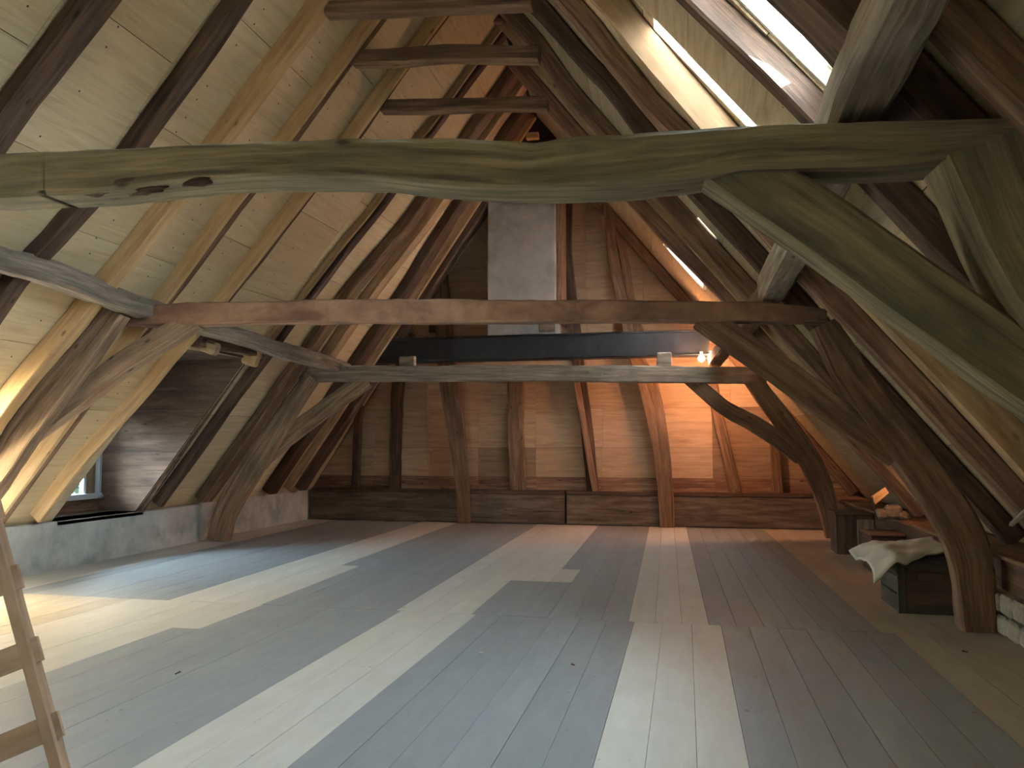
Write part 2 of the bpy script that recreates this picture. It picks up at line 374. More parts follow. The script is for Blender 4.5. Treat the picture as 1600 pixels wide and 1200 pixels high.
def panels(side, ycols, srows, gaps):
    for ci in range(len(ycols) - 1):
        off = (ci % 2) * .06
        rows = [srows[0]] + [min(.992, max(.03, s + off)) for s in srows[1:-1]] + [srows[-1]]
        for ri in range(len(rows) - 1):
            for (y0, y1, s0, s1) in subtract((ycols[ci], ycols[ci + 1], rows[ri], rows[ri + 1]), gaps):
                if (y1 - y0) < .03 or (s1 - s0) < .004: continue
                g = .0018; gs = .0004; lift = RND.uniform(0, .004)
                q = [surf(side, y, s) - n_in(side, y) * lift for y, s in ((y0 + g, s0 + gs), (y1 - g, s0 + gs), (y1 - g, s1 - gs), (y0 + g, s1 - gs))]
                rx, rz = ridge((y0 + y1) / 2)
                poly_slab('plywood_panel', q, -n_in(side, (y0 + y1) / 2), .016, M['ply' if side == 'L' else 'plyshade'], roof_obj[side], uaxis=(q[3] - q[0]))
LCOL = [Y0, .8, 3.0, 4.8, 6.0, 7.85, 8.72, 10.32, 12.85, 15.88]
RCOL = [Y0, .9, 2.9, 3.7, 4.75, 5.98, 7.1, 8.3, 9.9, 11.7, 15.88]
SROW = [0, .14, .285, .43, .57, .71, .85, .995]
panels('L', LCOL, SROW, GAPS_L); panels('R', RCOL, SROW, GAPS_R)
for (y0, y1, s0, s1) in ((5.93, 6.10, .46, .615), (9.79, 9.86, .50, .54), (11.52, 11.56, .38, .62)):
    poly_slab('added_diffuser_sheet', [surf('R', y, q) - n_in('R', y) * .02 for y, q in ((y0, s0), (y1, s0), (y1, s1), (y0, s1))], -n_in('R', y0), .006, M['sheet'], roof_obj['R'])  # added sheets: they glow as bright strips and hold back sun beams
# nail heads on the plywood
def nail_part(parent, spots, nrmf):
    bm = bmesh.new()
    for p in spots:
        nn = nrmf(p); a = nn.orthogonal().normalized(); b_ = nn.cross(a); r = .010
        vs = [bm.verts.new(p + nn * .003 + (a * math.cos(i * math.pi / 3) + b_ * math.sin(i * math.pi / 3)) * r) for i in range(6)]; bm.faces.new(vs)
    me = bpy.data.meshes.new('nail_heads'); bm.to_mesh(me); bm.free(); o = link_mesh('nail_heads', me, M['nail'], parent); o['kind'] = 'stuff'
def ok(side, y, s): return not any(h[0] - .05 < y < h[1] + .05 and h[2] - .01 < s < h[3] + .01 for h in (GAPS_L if side == 'L' else GAPS_R))
for side, cols in (('L', (4.6, 5.35, 6.5, 7.45, 8.25, 9.5, 10.9, 12.2)), ('R', (3.3, 5.3, 6.5, 7.8, 9.0))):
    sp_ = []
    for y in cols:
        s = .06
        while s < .95:
            yy = y + RND.uniform(-.03, .03)
            if ok(side, yy, s) and RND.random() < .8: sp_.append(surf(side, yy, s))
            s += RND.uniform(.018, .03)
    nail_part(roof_obj[side], sp_, lambda p, sd_=side: n_in(sd_, p.y))
# roof lights
for i, (side, a, b_, s0, s1, _) in enumerate(SKY):
    cen = surf(side, (a + b_) / 2, (s0 + s1) / 2); nn = n_in(side, cen.y); up_ = (surf(side, cen.y, 1) - surf(side, cen.y, 0)).normalized()
    wn = empty('window_%d' % (1, 2, 4)[i], cen); tag(wn, 'bright roof light in the right slope between two rafters' if i == 0 else 'long bright roof light in the right slope near the far gable, or the added one behind the viewer', 'roof light', kind='structure')
    Ln = (surf(side, cen.y, s1) - surf(side, cen.y, s0)).length; hy = (b_ - a) / 2
    def frame_bar(y0_, y1_, t0, t1, n0, n1, mat, nm='frame'):
        q = [V((0, y0_, 0)) + up_ * t0 - nn * n0, V((0, y1_, 0)) + up_ * t0 - nn * n0, V((0, y1_, 0)) + up_ * t1 - nn * n0, V((0, y0_, 0)) + up_ * t1 - nn * n0]
        poly_slab(nm, [p + cen for p in q], -nn, n1 - n0, mat, wn, uaxis=up_)
    frame_bar(-hy, hy, -Ln / 2, -Ln / 2 + .10, .02, .20, M['cream']); frame_bar(-hy, hy, -Ln / 2 + .10, -Ln / 2 + .19, .10, .17, M['cream'], 'sash')
    frame_bar(-hy, hy, Ln / 2 - .06, Ln / 2, .02, .20, M['cream']); frame_bar(-hy, -hy + .012, -Ln / 2, Ln / 2, .02, .19, M['cream']); frame_bar(hy - (.035 if i == 0 else .012), hy, -Ln / 2, Ln / 2, .02, .19, M['cream'])
    frame_bar(-hy + .012, hy - (.035 if i == 0 else .012), -Ln / 2 + .18, Ln / 2 - .06, .145, .150, M['sheet' if i == 1 else 'glass'], 'pane')
    portal(cen - nn * .24, V((0, 1 if side == 'R' else -1, 0)), up_, b_ - a, Ln)

# ================================================================== GABLES, KNEE WALLS
def clip(poly, pa, pb):   # keep the side left of pa->pb in XZ
    outp = []
    def sd(p): return (pb[0] - pa[0]) * (p[1] - pa[1]) - (pb[1] - pa[1]) * (p[0] - pa[0])
    for i in range(len(poly)):
        p, q = poly[i], poly[(i + 1) % len(poly)]; a, b_ = sd(p), sd(q)
        if a >= 0: outp.append(p)
        if a * b_ < 0: t = a / (a - b_); outp.append((p[0] + (q[0] - p[0]) * t, p[1] + (q[1] - p[1]) * t))
    return outp
def gable_clip(poly, Y):
    rx, rz = ridge(Y); poly = clip(poly, (3.2, .6), (rx, rz)); return clip(poly, (rx, rz), (-7.8, .6)) if len(poly) > 2 else poly
rb = ridge(Y1)
wb = poly_slab('wall_back', [(-7.9, Y1 + .03, -.03), (3.3, Y1 + .03, -.03), (3.3, Y1 + .03, .55), (rb[0], Y1 + .03, rb[1] - .01), (-7.9, Y1 + .03, .55)], (0, 1, 0), .2, M['thatch'])
tag(wb, 'far gable wall of plywood sheets between old posts', 'wall', kind='structure')
rf = ridge(Y0)
wf = poly_slab('wall_front', [(-7.9, Y0, -.03), (3.3, Y0, -.03), (3.3, Y0, .55), (rf[0], Y0, rf[1] - .01), (-7.9, Y0, .55)], (0, -1, 0), .2, M['ply'])
tag(wf, 'near gable wall behind the viewer', 'wall', kind='structure')
rows = [(.60, .915), (.92, 1.50), (1.505, 2.28), (2.285, 3.5), (3.505, 4.72), (4.725, 5.94), (5.945, 7.16), (7.165, 8.3)]
for ri, (z0, z1) in enumerate(rows):
    xs = [-7.9] + [x + RND.uniform(-.03, .03) for x in ([-6.4, -5.2, -4.1, -2.95, -1.6, -.35, .55, 1.6] if ri < 3 else [-5.2, -2.95, -1.9, -.75, .9])] + [3.3]
    for i in range(len(xs) - 1):
        poly = gable_clip([(xs[i] + .002, z0), (xs[i + 1] - .002, z0), (xs[i + 1] - .002, z1), (xs[i] + .002, z1)], Y1)
        if len(poly) < 3: continue
        mk = 'oakred' if ri == 0 else ('plydark' if (ri == 1 and (xs[i] > .5 or i == 3)) or (ri == 2 and i in (7,)) else 'plyback')
        yy = Y1 + RND.uniform(-.004, .006) - (.012 if ri == 0 else 0)
        poly_slab('plywood_panel' if ri else 'board', [(p[0], yy, p[1]) for p in poly], (0, 1, 0), .018, M[mk], wb, uaxis=(0, 0, 1) if ri else (1, 0, 0))
sp_ = []
for x in (-5.75, -4.65, -3.9, -2.3, -1.2, .1, .35, -.62):
    z = 1.0
    while z < 6.2:
        if gable_clip([(x - .1, z), (x + .1, z), (x, z + .1)], Y1) and .6 + (x + 7.8) * 1.4 > z + .3: sp_.append(V((x + RND.uniform(-.012, .012), Y1 - .012, z)))
        z += RND.uniform(.12, .2)
nail_part(wb, sp_, lambda p: V((0, -1, 0)))
# knee walls
kl = box('wall_left', (-8.15, Y0, -.03), (-7.7, 11.72, .60), M['plaster'], bev=.012, jit=.0); tag(kl, 'low blotchy grey plastered knee wall along the left side', 'wall', kind='structure')
k2 = box('wall_section', (-8.15, 11.72, -.03), (-7.78, Y1, .62), M['plaster'], kl, bev=.012); k2.location -= kl.location
# top of the left wall: old wall plate, rubble
kr = box('wall_right', (2.62, Y0, -.03), (3.4, Y1, .60), M['oakdark'], bev=.01); tag(kr, 'low dark boarded knee wall along the right side', 'wall', kind='structure')
for i in range(26):     # stones along the foot of the near half of that wall
    y = 4.6 + (i % 13) * .27 + (i // 13) * .12; z = (i // 13) * .17
    s_ = box('stone', (2.50, y, z), (2.66, y + .25, z + .16), M['stone'], kr, bev=.02, jit=.008); s_.location -= kr.location
kc = box('capping_board', (2.56, Y0, .60), (3.05, Y1, .635), M['oak'], kr, bev=.006); kc.location -= kr.location
# sill timbers in front of the far gable
for i, (xa, xb) in enumerate(((-7.7, -2.32), (-2.28, 2.6))):
    t_ = timber('trim_%d' % (i + 1), [(xa, Y1 - .12, .30), ((xa + xb) / 2, Y1 - .12, .305), (xb, Y1 - .12, .30)], .58, .20, M['sill'], hewn=.5, rnd_=.12)
    tag(t_, 'heavy sill timber at the foot of the far gable, %s half' % ('left' if i == 0 else 'right'), 'timber', kind='structure')
    t2 = timber('trim_%d' % (i + 3), [(xa, Y1 - .1, .62), (xb, Y1 - .1, .63)], .07, .26, M['oakdark'], hewn=.8, rnd_=.15); tag(t2, 'dark ledge timber on the far sill, %s half' % ('left' if i == 0 else 'right'), 'timber', kind='structure')

# ================================================================== DORMER ON THE LEFT
dm = empty('wall_dormer', (-8.4, 9.5, .6)); tag(dm, 'boarded dormer recess in the left slope with a small window', 'wall', kind='structure')
zt = surf('L', 10.3, DORM[3]).z; xt = surf('L', 10.3, DORM[3]).x
def dpoly(nm, pts, nrm, th, mat, ua=None): return poly_slab(nm, pts, nrm, th, mat, dm, uaxis=ua)
nb = 6
for k in range(nb):       # cheek boards, far side
    z0, z1 = .6 + (zt - .6) * k / nb + .002, .6 + (zt - .6) * (k + 1) / nb - .002
    xr = lambda z: -7.8 + (z - .6) * (xt + 7.8) / (zt - .6)
    dpoly('board', [(-8.42, 10.285, z0), (xr(z0), 10.285, z0), (xr(z1), 10.285, z1), (-8.42, 10.285, z1)], (0, 1, 0), .025, M['board'], (1, 0, 0))
dpoly('cheek', [(-8.45, 10.33, .55), (-7.75, 10.33, .55), (xt, 10.33, zt), (-8.45, 10.33, zt)], (0, 1, 0), .04, M['board'], (1, 0, 0))
dpoly('cheek', [(-8.42, 8.72, .6), (-7.8, 8.72, .6), (xt, 8.72, zt), (-8.42, 8.72, zt)], (0, -1, 0), .03, M['board'], (1, 0, 0))
dpoly('dormer_ceiling', [(xt + .05, 8.7, zt), (xt + .05, 10.33, zt), (-8.5, 10.33, zt), (-8.5, 8.7, zt)], (0, 0, 1), .03, M['board'], (0, 1, 0))
dpoly('outer_boards', [(-8.42, 8.7, .3), (-8.42, 10.33, .3), (-8.42, 10.33, .80), (-8.42, 8.7, .80)], (-1, 0, 0), .1, M['oakred'], (0, 1, 0))
dpoly('outer_boards', [(-8.42, 8.7, 2.02), (-8.42, 10.33, 2.02), (-8.42, 10.33, zt + .03), (-8.42, 8.7, zt + .03)], (-1, 0, 0), .1, M['board'], (0, 1, 0))
dpoly('recess_floor', [(-8.5, 8.7, .6), (-7.7, 8.7, .6), (-7.7, 10.33, .6), (-8.5, 10.33, .6)], (0, 0, -1), .05, M['sill'], (0, 1, 0))
dw = empty('window_3', (-8.42, 9.5, .8)); tag(dw, 'small white framed window low in the left dormer with trees outside', 'window', kind='structure')
def wbar(nm, y0, y1, z0, z1, x0, x1, mat): o = box(nm, (x0, y0, z0), (x1, y1, z1), mat, dw, bev=.003); o.location -= dw.location
wbar('frame', 8.75, 10.3, .78, .86, -8.5, -8.36, M['white']); wbar('frame', 8.75, 10.3, 1.96, 2.03, -8.5, -8.38, M['white'])
wbar('frame', 10.24, 10.3, .86, 1.96, -8.5, -8.38, M['white']); wbar('frame', 8.75, 8.82, .86, 1.96, -8.5, -8.38, M['white'])
wbar('casement', 9.98, 10.03, .86, 1.96, -8.48, -8.42, M['white']); wbar('casement', 9.05, 9.1, .86, 1.96, -8.48, -8.42, M['white'])
wbar('casement', 10.03, 10.24, .86, 1.96, -8.47, -8.45, M['pineold']); wbar('latch', 10.2, 10.29, .80, .83, -8.37, -8.33, M['white'])
wbar('pane', 9.1, 9.98, .86, 1.96, -8.462, -8.457, M['glass']); wbar('pane', 8.82, 9.05, .86, 1.96, -8.462, -8.457, M['glass'])
portal(V((-8.56, 9.5, 1.4)), V((0, 1, 0)), V((0, 0, -1)), 1.6, 1.2)
# the tree outside that window
tr = empty('tree', (-14.5, 15.0, -7.5)); tag(tr, 'dark leafy tree outside the small dormer window', 'tree')
timber('trunk', [(0, 0, 0), (.1, .05, 3), (0, 0, 6.5)], [.5, .42, .25], .4, M['bark'], parent=tr)
bm = bmesh.new(); rr = random.Random(3)
for i in range(9000):
    a, b_, c_ = rr.gauss(0, 1), rr.gauss(0, 1), rr.gauss(0, 1); l = math.sqrt(a * a + b_ * b_ + c_ * c_) or 1; r = rr.random() ** .4
    p = V((a / l * r * 1.6, b_ / l * r * 3.0, 6.6 + c_ / l * r * 3.2)); t_ = V((rr.gauss(0, 1), rr.gauss(0, 1), rr.gauss(0, 1))).normalized(); q = t_.orthogonal().normalized(); s_ = .17
    bm.faces.new([bm.verts.new(p + t_ * s_), bm.verts.new(p + q * s_ * .55), bm.verts.new(p - t_ * s_), bm.verts.new(p - q * s_ * .55)])
me = bpy.data.meshes.new('foliage'); bm.to_mesh(me); bm.free(); o = link_mesh('foliage', me, M['leaf'], tr); o['kind'] = 'stuff'

# ================================================================== RAFTERS
def rafter(side, px, w_, d_, mat, label, s0=.02, s1=.985, dy=0.0, hewn=1.0, wob=.02, group=None, Yfix=None, name='rafter'):
    hits = []
    for (x, y) in px:
        if Yfix is None: p, s = roof_hit(side, x, y)
        else: p = atY(x, y, Yfix); s = (p.z - .6) / (ridge(Yfix)[1] - .6)
        hits.append((s, p.y + dy))
    hits.sort(); ys = [h[1] for h in hits]; ym = sum(ys) / len(ys); seed = RND.random() * 50
    def Yat(s):
        if s <= hits[0][0]: return hits[0][1]
        if s >= hits[-1][0]: return hits[-1][1]
        for (a, ya), (b_, yb) in zip(hits, hits[1:]):
            if a <= s <= b_: t = (s - a) / max(1e-6, b_ - a); t = t * t * (3 - 2 * t); return ya + (yb - ya) * t
    N = 34; rings, us = [], []; u = 0; prev = None
    for i in range(N + 1):
        s = s0 + (s1 - s0) * i / N; y = Yat(s) + noise.noise(V((s * 5, seed, 1))) * wob
        nn = n_in(side, y); base = surf(side, y, s) + nn * .001
        d2 = d_ * (1 + hewn * .16 * noise.noise(V((s * 7, seed, 5)))); w2 = w_ * (1 + hewn * .16 * noise.noise(V((s * 6, seed, 9))))
        mid = base + nn * (d2 / 2) + V((0, w2 / 2, 0)); rd = min(w2, d2) * (.12 if hewn > .4 else .05)
        rr_ = []
        for q, (a, b__) in enumerate(section(d2 / 2, w2 / 2, rd)):
            g = 1 + hewn * .06 * noise.noise(V((s * 20, q * 1.3, seed)))
            rr_.append(mid + nn * a * g + V((0, 1, 0)) * b__ * g)
        rings.append(rr_)
        if prev is not None: u += (mid - prev).length
        prev = mid; us.append(u)
    o = from_rings(name, rings, us, mat, None, True, origin=rings[0][0])
    return tag(o, label, 'rafter', group)
# ---- left slope (pixels: upper edge of each rafter's near face, where it meets the plywood)
rafter('L', [(103, 0), (0, 140)], .25, .14, M['oakdark'], 'dark round-edged old rafter crossing the top left corner', wob=.01)
rafter('L', [(343, 0), (260, 118), (178, 233), (92, 328), (0, 430)], .18, .15, M['oakdark'], 'dark crooked old rafter on the left slope, second from the top left corner', wob=.0)
rafter('L', [(478, 0), (312, 225), (200, 367), (117, 467), (0, 607)], .15, .19, M['pine'], 'wide new pine rafter on the left slope just beyond the two dark old ones', hewn=.1, wob=0)
rafter('L', [(504, 111), (427, 216), (350, 311), (271, 420), (240, 461), (135, 590)], .05, .17, M['pine'], 'new pine rafter passing the left end of the middle tie beam', hewn=.1, wob=0)
rafter('L', [(504, 111), (427, 216), (350, 311), (271, 420), (240, 461), (135, 590)], .10, .16, M['oak'], 'old brown rafter fixed behind the new pine one passing the middle tie beam', dy=.055)
rafter('L', [(610, 105), (528, 219), (457, 304), (412, 362), (327, 470), (237, 575), (92, 740)], .06, .17, M['pine'], 'new pine rafter beside the dormer running down to the knee wall', hewn=.1, wob=0)
rafter('L', [(610, 105), (528, 219), (457, 304), (412, 362), (327, 470)], .07, .15, M['oakdark'], 'dark old rafter piece behind the pine rafter beside the dormer, cut off above the opening', dy=.065, s0=.335)
rafter('L', [(667, 190), (642, 219), (587, 306), (504, 410), (463, 464)], .05, .10, M['pineold'], 'thin pine strip along the old rafter beyond the dormer, its sawn end showing', s0=.325, hewn=.1, wob=0)
rafter('L', [(667, 190), (642, 219), (587, 306), (504, 410), (463, 464)], .15, .15, M['oakdark'], 'dark old rafter just beyond the dormer', dy=.055)
rafter('L', [(644, 317), (525, 462)], .28, .17, M['oak'], 'brown old rafter second beyond the dormer')
rafter('L', [(672, 317), (562, 462)], .26, .17, M['pineold'], 'dull pine rafter sistered to the second old rafter beyond the dormer', hewn=.1, wob=0)
rafter('L', [(701, 321), (612, 462)], .34, .18, M['oakdark'], 'dark old rafter third beyond the dormer')
rafter('L', [(730, 322), (639, 462)], .10, .16, M['pineold'], 'dull pine strip beside the third old rafter beyond the dormer', hewn=.1, wob=0)
rafter('L', [(744, 323), (652, 462)], .30, .18, M['oakdark'], 'dark old rafter nearest the far gable on the left slope')
# ---- right slope (pixels: upper right edge of each near face)
rafter('R', [(1542, 0), (1600, 62)], .14, .16, M['oak'], 'old brown rafter in the top right corner')
rafter('R', [(1472, 95), (1600, 228)], .34, .20, M['oakdark'], 'broad dark old rafter behind the thick purlin at the upper right')
rafter('R', [(1137, 0), (1222, 79), (1304, 160)], .15, .17, M['oakdark'], 'dark old rafter along the lower side of the bright roof light', wob=0)
rafter('R', [(987, 0), (1009, 32), (1084, 116), (1154, 194)], .12, .24, M['pineold'], 'pale rafter struck by sunlight above the big tie beam', wob=0)
rafter('R', [(926, 15), (984, 88), (1037, 154), (1082, 197)], .16, .19, M['oakred'], 'reddish old rafter next to the sunlit one')
rafter('R', [(855, 0), (924, 80), (960, 116), (1027, 203), (1117, 302), (1192, 384)], .16, .19, M['oakdark'], 'wavy dark old rafter on the right slope, ending behind the middle tie beam post', wob=0)
rafter('R', [(840, 45), (909, 139), (971, 210), (1059, 307), (1112, 364), (1172, 431)], .16, .20, M['oak'], 'brown old rafter on the right slope with a thin streak of daylight behind it', wob=0)
rafter('R', [(840, 118), (921, 212), (1018, 322), (1155, 460)], .18, .22, M['oakred'], 'reddish brown rafter left of the gleaming plywood strip', wob=0)
rafter('R', [(858, 112), (939, 212), (1036, 322)], .06, .14, M['pineold'], 'thin dull pine rafter behind the far right rafters', hewn=.1, dy=-.25, wob=0)
rafter('R', [(961, 315), (1088, 465)], .20, .20, M['oak'], 'old rafter against the far gable on the right slope', Yfix=15.6)

# ---- collar ties between the rafter pairs, high up
def collar(p0, p1, Y, wpx, dep, mat, label):
    a, b_ = atY(p0[0], p0[1], Y), atY(p1[0], p1[1], Y); wm = wpx * Y / F * 1.0
    mid = (a + b_) / 2 + V((0, 0, RND.uniform(-.02, .03)))
    o = timber('collar_tie', [a, a * .7 + b_ * .3, mid, b_], [wm, wm * 1.05, wm, wm * .95], dep, mat, hewn=.9); tag(o, label, 'collar tie')
collar((512, 17), (832, 4), 7.0, 22, .16, M['oak'], 'topmost and nearest collar tie with a pale underside, at the top of the picture')
collar((553, 92), (843, 87), 7.95, 24, .16, M['oak'], 'second collar tie from the top')
collar((598, 168), (856, 163), 8.95, 20, .16, M['oak'], 'third collar tie, just above the big tie beam')
collar((660, 35), (800, 32), 10.45, 12, .14, M['oakred'], 'short reddish collar tie seen behind the two nearest collars')
collar((676, 50), (775, 46), 11.6, 8, .12, M['oakred'], 'shortest thin collar tie far back near the ridge')
collar((700, 113), (815, 106), 12.2, 14, .14, M['oakred'], 'reddish collar tie showing between the second and third collars')
collar((740, 126), (790, 122), 13.2, 8, .12, M['oakred'], 'small pinkish collar tie behind the reddish one')
collar((735, 182), (835, 178), 14.2, 10, .12, M['oakdark'], 'dark far collar tie below the third collar')

# ================================================================== TRUSSES
# tie beam 1 (nearest): top edge at the near face, bottom edge at the far face
def lerp_poly(pl_, x):
    for (a, ya), (b_, yb) in zip(pl_, pl_[1:]):
        if a <= x <= b_: return ya + (yb - ya) * (x - a) / (b_ - a)
    return pl_[0][1] if x < pl_[0][0] else pl_[-1][1]
def tie(top, bot, Ya, Yb, dep, mat, label, name='tie_beam', extra_l=None, extra_r=None, xs=None, pinch=None, fat=1.0):
    pts, ws = [], []
    xs = xs or [top[0][0] + (top[-1][0] - top[0][0]) * i / 12 for i in range(13)]
    for x in xs:
        t = (x - xs[0]) / (xs[-1] - xs[0]); Yn = Ya + (Yb - Ya) * t
        a = atY(x, lerp_poly(top, x), Yn); b_ = atY(x, lerp_poly(bot, x), Yn + dep)
        z1, z0 = a.z, b_.z; pts.append(V((a.x, Yn + dep / 2, (z0 + z1) / 2))); ws.append((z1 - z0) * fat)
    if extra_l: pts.insert(0, pts[0] + (pts[0] - pts[2]) * ((extra_l[0] - pts[0].x) / (pts[0].x - pts[2].x))); ws.insert(0, ws[0] * .9)
    if extra_r: pts.append(pts[-1] + (pts[-1] - pts[-3]) * ((extra_r[0] - pts[-1].x) / (pts[-1].x - pts[-3].x))); ws.append(ws[-1] * .95)
    o = timber(name, pts, ws, dep, mat, hewn=1.0, step=.06, rnd_=.17, endpinch=pinch); return tag(o, label, 'beam')
beam1 = tie([(0, 240), (150, 234), (300, 225), (500, 220), (640, 216), (750, 217), (830, 226), (900, 215), (1000, 208), (1160, 196), (1300, 190), (1450, 187), (1600, 183)],
    [(0, 333), (150, 325), (250, 315), (350, 305), (500, 300), (600, 305), (700, 315), (800, 320), (900, 318), (1000, 313), (1100, 303), (1160, 292), (1300, 287), (1400, 285), (1500, 275), (1600, 270)],
    3.45, 3.45, .27, M['green'], 'huge wavy weathered tie beam crossing the whole picture near the top', extra_l=(-5.9, 3.58, 2.86), extra_r=(1.5, 3.58, 2.93),
    xs=[0, 75, 150, 225, 300, 380, 460, 540, 600, 660, 720, 780, 830, 880, 940, 1000, 1080, 1160, 1230, 1300, 1400, 1500, 1600], fat=1.06)
tie([(152, 497), (200, 482), (280, 472), (550, 467), (750, 468), (930, 468), (1200, 472), (1292, 483)],
    [(152, 508), (200, 513), (290, 513), (420, 509), (600, 508), (750, 508), (1100, 507), (1292, 508)], 7.45, 7.45, .20, M['oakred'],
    'middle tie beam, reddish brown, with a splintered left end', xs=[152, 185, 220, 290, 360, 440, 520, 600, 680, 760, 840, 930, 1020, 1110, 1200, 1292], pinch='start')
beam3 = tie([(465, 572), (800, 570), (1195, 573)], [(465, 598), (800, 597), (1195, 600)], 12.0, 14.4, .17, M['grey'],
    'far straight sawn tie beam below the black steel beam')
def lump(par, x, y, Yp, rx, rz, mat):      # dark decayed hollow in the face of a timber
    bm = bmesh.new(); uv = bm.loops.layers.uv.new('UVMap'); bmesh.ops.create_icosphere(bm, subdivisions=3, radius=1)
    for v_ in bm.verts:
        g = 1 + .8 * noise.noise(v_.co * 2.0 + V((x, y, 0)) * .1); v_.co = V((v_.co.x * rx * g, v_.co.y * .022, v_.co.z * rz * g))
    for f in bm.faces:
        f.smooth = True
        for lp in f.loops: lp[uv].uv = (lp.vert.co.x, lp.vert.co.z)
    me = bpy.data.meshes.new('decayed_hollow'); bm.to_mesh(me); bm.free(); o = link_mesh('decayed_hollow', me, mat, par, atY(x, y, Yp) - V(par.location)); o.rotation_euler.y = -.12; return o
lump(beam1, 196, 283, 3.47, .15, .03, M['oakdark']); lump(beam1, 312, 283, 3.47, .07, .024, M['oakdark']); lump(beam1, 160, 298, 3.5, .08, .022, M['oakdark']); lump(beam1, 232, 298, 3.49, .08, .018, M['oakdark'])
pp = atY(931, 583, 13.5); pl_ = box('metal_plate', (pp.x - .12, pp.y - .012, pp.z - .05), (pp.x + .12, pp.y, pp.z + .05), M['stone'], bev=.002); pl_.parent = beam3; pl_.location -= beam3.location
# posts and braces: (x, y, width in px) along the centre line, Y of the truss
def member(name, pts, Ya, dep, mat, label, foot=False, Yb=None, tail=None, cat='post', hewn=1.0):
    P, W = [], []
    for i, (x, y, wp) in enumerate(pts):
        Yn = Ya if Yb is None else Ya + (Yb - Ya) * i / (len(pts) - 1)
        p = atY(x, y, Yn); P.append(p); W.append(wp / F * (p - CAM).dot(fwd))
    if foot: P[-1].z = 0.0
    if tail: P += [V(q) for q in tail]; W += [W[-1]] * len(tail)
    o = timber(name, P, W, dep, mat, hewn=hewn, step=.07, rnd_=.16); return tag(o, label, cat)
p2 = [(1285, 508, 40), (1322, 575, 50), (1366, 640, 52), (1425, 716, 56), (1475, 790, 58), (1513, 870, 58), (1526, 983, 50)]
member('curved_post', p2, 7.55, .22, M['oak'], 'curved old oak post standing on the floor beside the crate', foot=True)
P2 = [atY(x, y, 7.55) for x, y, _ in p2]
o = timber('curved_post', [V((p.x - .02, 3.58, p.z + (.14 if i == 0 else 0))) for i, p in enumerate(P2[:-1])] + [V((2.36, 3.58, 0))], [.36, .34, .33, .32, .32, .32, .3], .27, M['green'], hewn=1.0, rnd_=.2)
tag(o, 'greenish curved post at the right edge under the near tie beam', 'post')
member('curved_post', [(1172, 588, 26), (1205, 634, 30), (1240, 682, 32), (1272, 733, 34), (1292, 785, 30), (1304, 836, 26)], 14.44, .16, M['oak'], 'curved oak post under the right end of the far tie beam', foot=True)
member('curved_post', [(488, 588, 24), (452, 640, 28), (425, 682, 32), (385, 745, 36), (356, 795, 34), (341, 846, 33)], 12.11, .16, M['oaklit'], 'curved oak post in front of the left knee wall under the far tie beam', foot=True, Yb=11.85)
member('curved_post', [(186, 486, 34), (105, 590, 44), (50, 660, 48), (8, 722, 50), (-60, 812, 52)], 7.2, .16, M['oaklit'], 'old oak post at the left edge under the middle tie beam', Yb=6.8)
member('knee_brace', [(308, 500, 30), (200, 564, 34), (120, 625, 34), (50, 682, 22)], 7.56, .14, M['oaklit'], 'knee brace below the left end of the middle tie beam', cat='brace', Yb=7.08)
member('knee_brace', [(1095, 496, 38), (1165, 545, 44), (1230, 588, 46), (1300, 640, 44), (1350, 680, 36), (1396, 718, 26)], 7.55, .16, M['oak'], 'long brown brace from the middle tie beam down to the curved right post', cat='brace')
member('knee_brace', [(573, 593, 26), (500, 645, 27), (425, 702, 30), (405, 728, 22)], 12.45, .12, M['oaklit'], 'knee brace below the left end of the far tie beam', Yb=12.0, cat='brace')
member('knee_brace', [(1072, 586, 24), (1130, 636, 24), (1178, 662, 26), (1218, 688, 26), (1252, 716, 22)], 14.14, .13, M['oak'], 'bent knee brace below the right end of the far tie beam', Yb=14.4, cat='brace')
member('knee_brace', [(1110, 247, 84), (1200, 305, 92), (1300, 372, 96), (1400, 445, 98), (1500, 515, 98), (1600, 588, 98), (1690, 650, 90)], 3.60, .2, M['green'], 'broad greenish brace sloping down to the right under the near tie beam', cat='brace', hewn=.35)
# purlins along the length
def along(label, pts, w_, dep, mat, name='purlin', hewn=1.2): o = timber(name, pts, w_, dep, mat, baxis=V((1, 0, 0)), hewn=hewn, step=.14, rnd_=.3); return tag(o, label, 'purlin')
along('thick cracked purlin resting on the right end of the near tie beam', [(.74, .3, 3.16), (.78, 2.0, 3.12), (.76, 3.55, 3.06), (.80, 5.2, 3.02), (.80, 7.15, 2.99), (.80, 7.62, 2.97)], .22, .24, M['grey'])
along('purlin on the far part of the right side ending on the far tie beam', [(.82, 7.7, 3.0), (.74, 10, 3.0), (.62, 12.4, 3.02), (.54, 14.5, 3.03)], .2, .22, M['oak'])
pa = [atX(x, y, -5.62) for x, y in ((0, 406), (80, 428), (150, 456), (215, 479), (262, 492))]
along('bent grey purlin running from the left edge to the middle tie beam', [pa[0] + (pa[0] - pa[1]) * 1.6] + pa, [.20, .20, .22, .21, .20, .17], .22, M['grey'])
pb = [atX(x, y, -5.62) for x, y in ((300, 508), (380, 528), (440, 548), (500, 564), (540, 577))]
along('crooked pale purlin between the left ends of the middle and far tie beams', pb, [.17, .2, .22, .22, .2], .2, M['grey'])
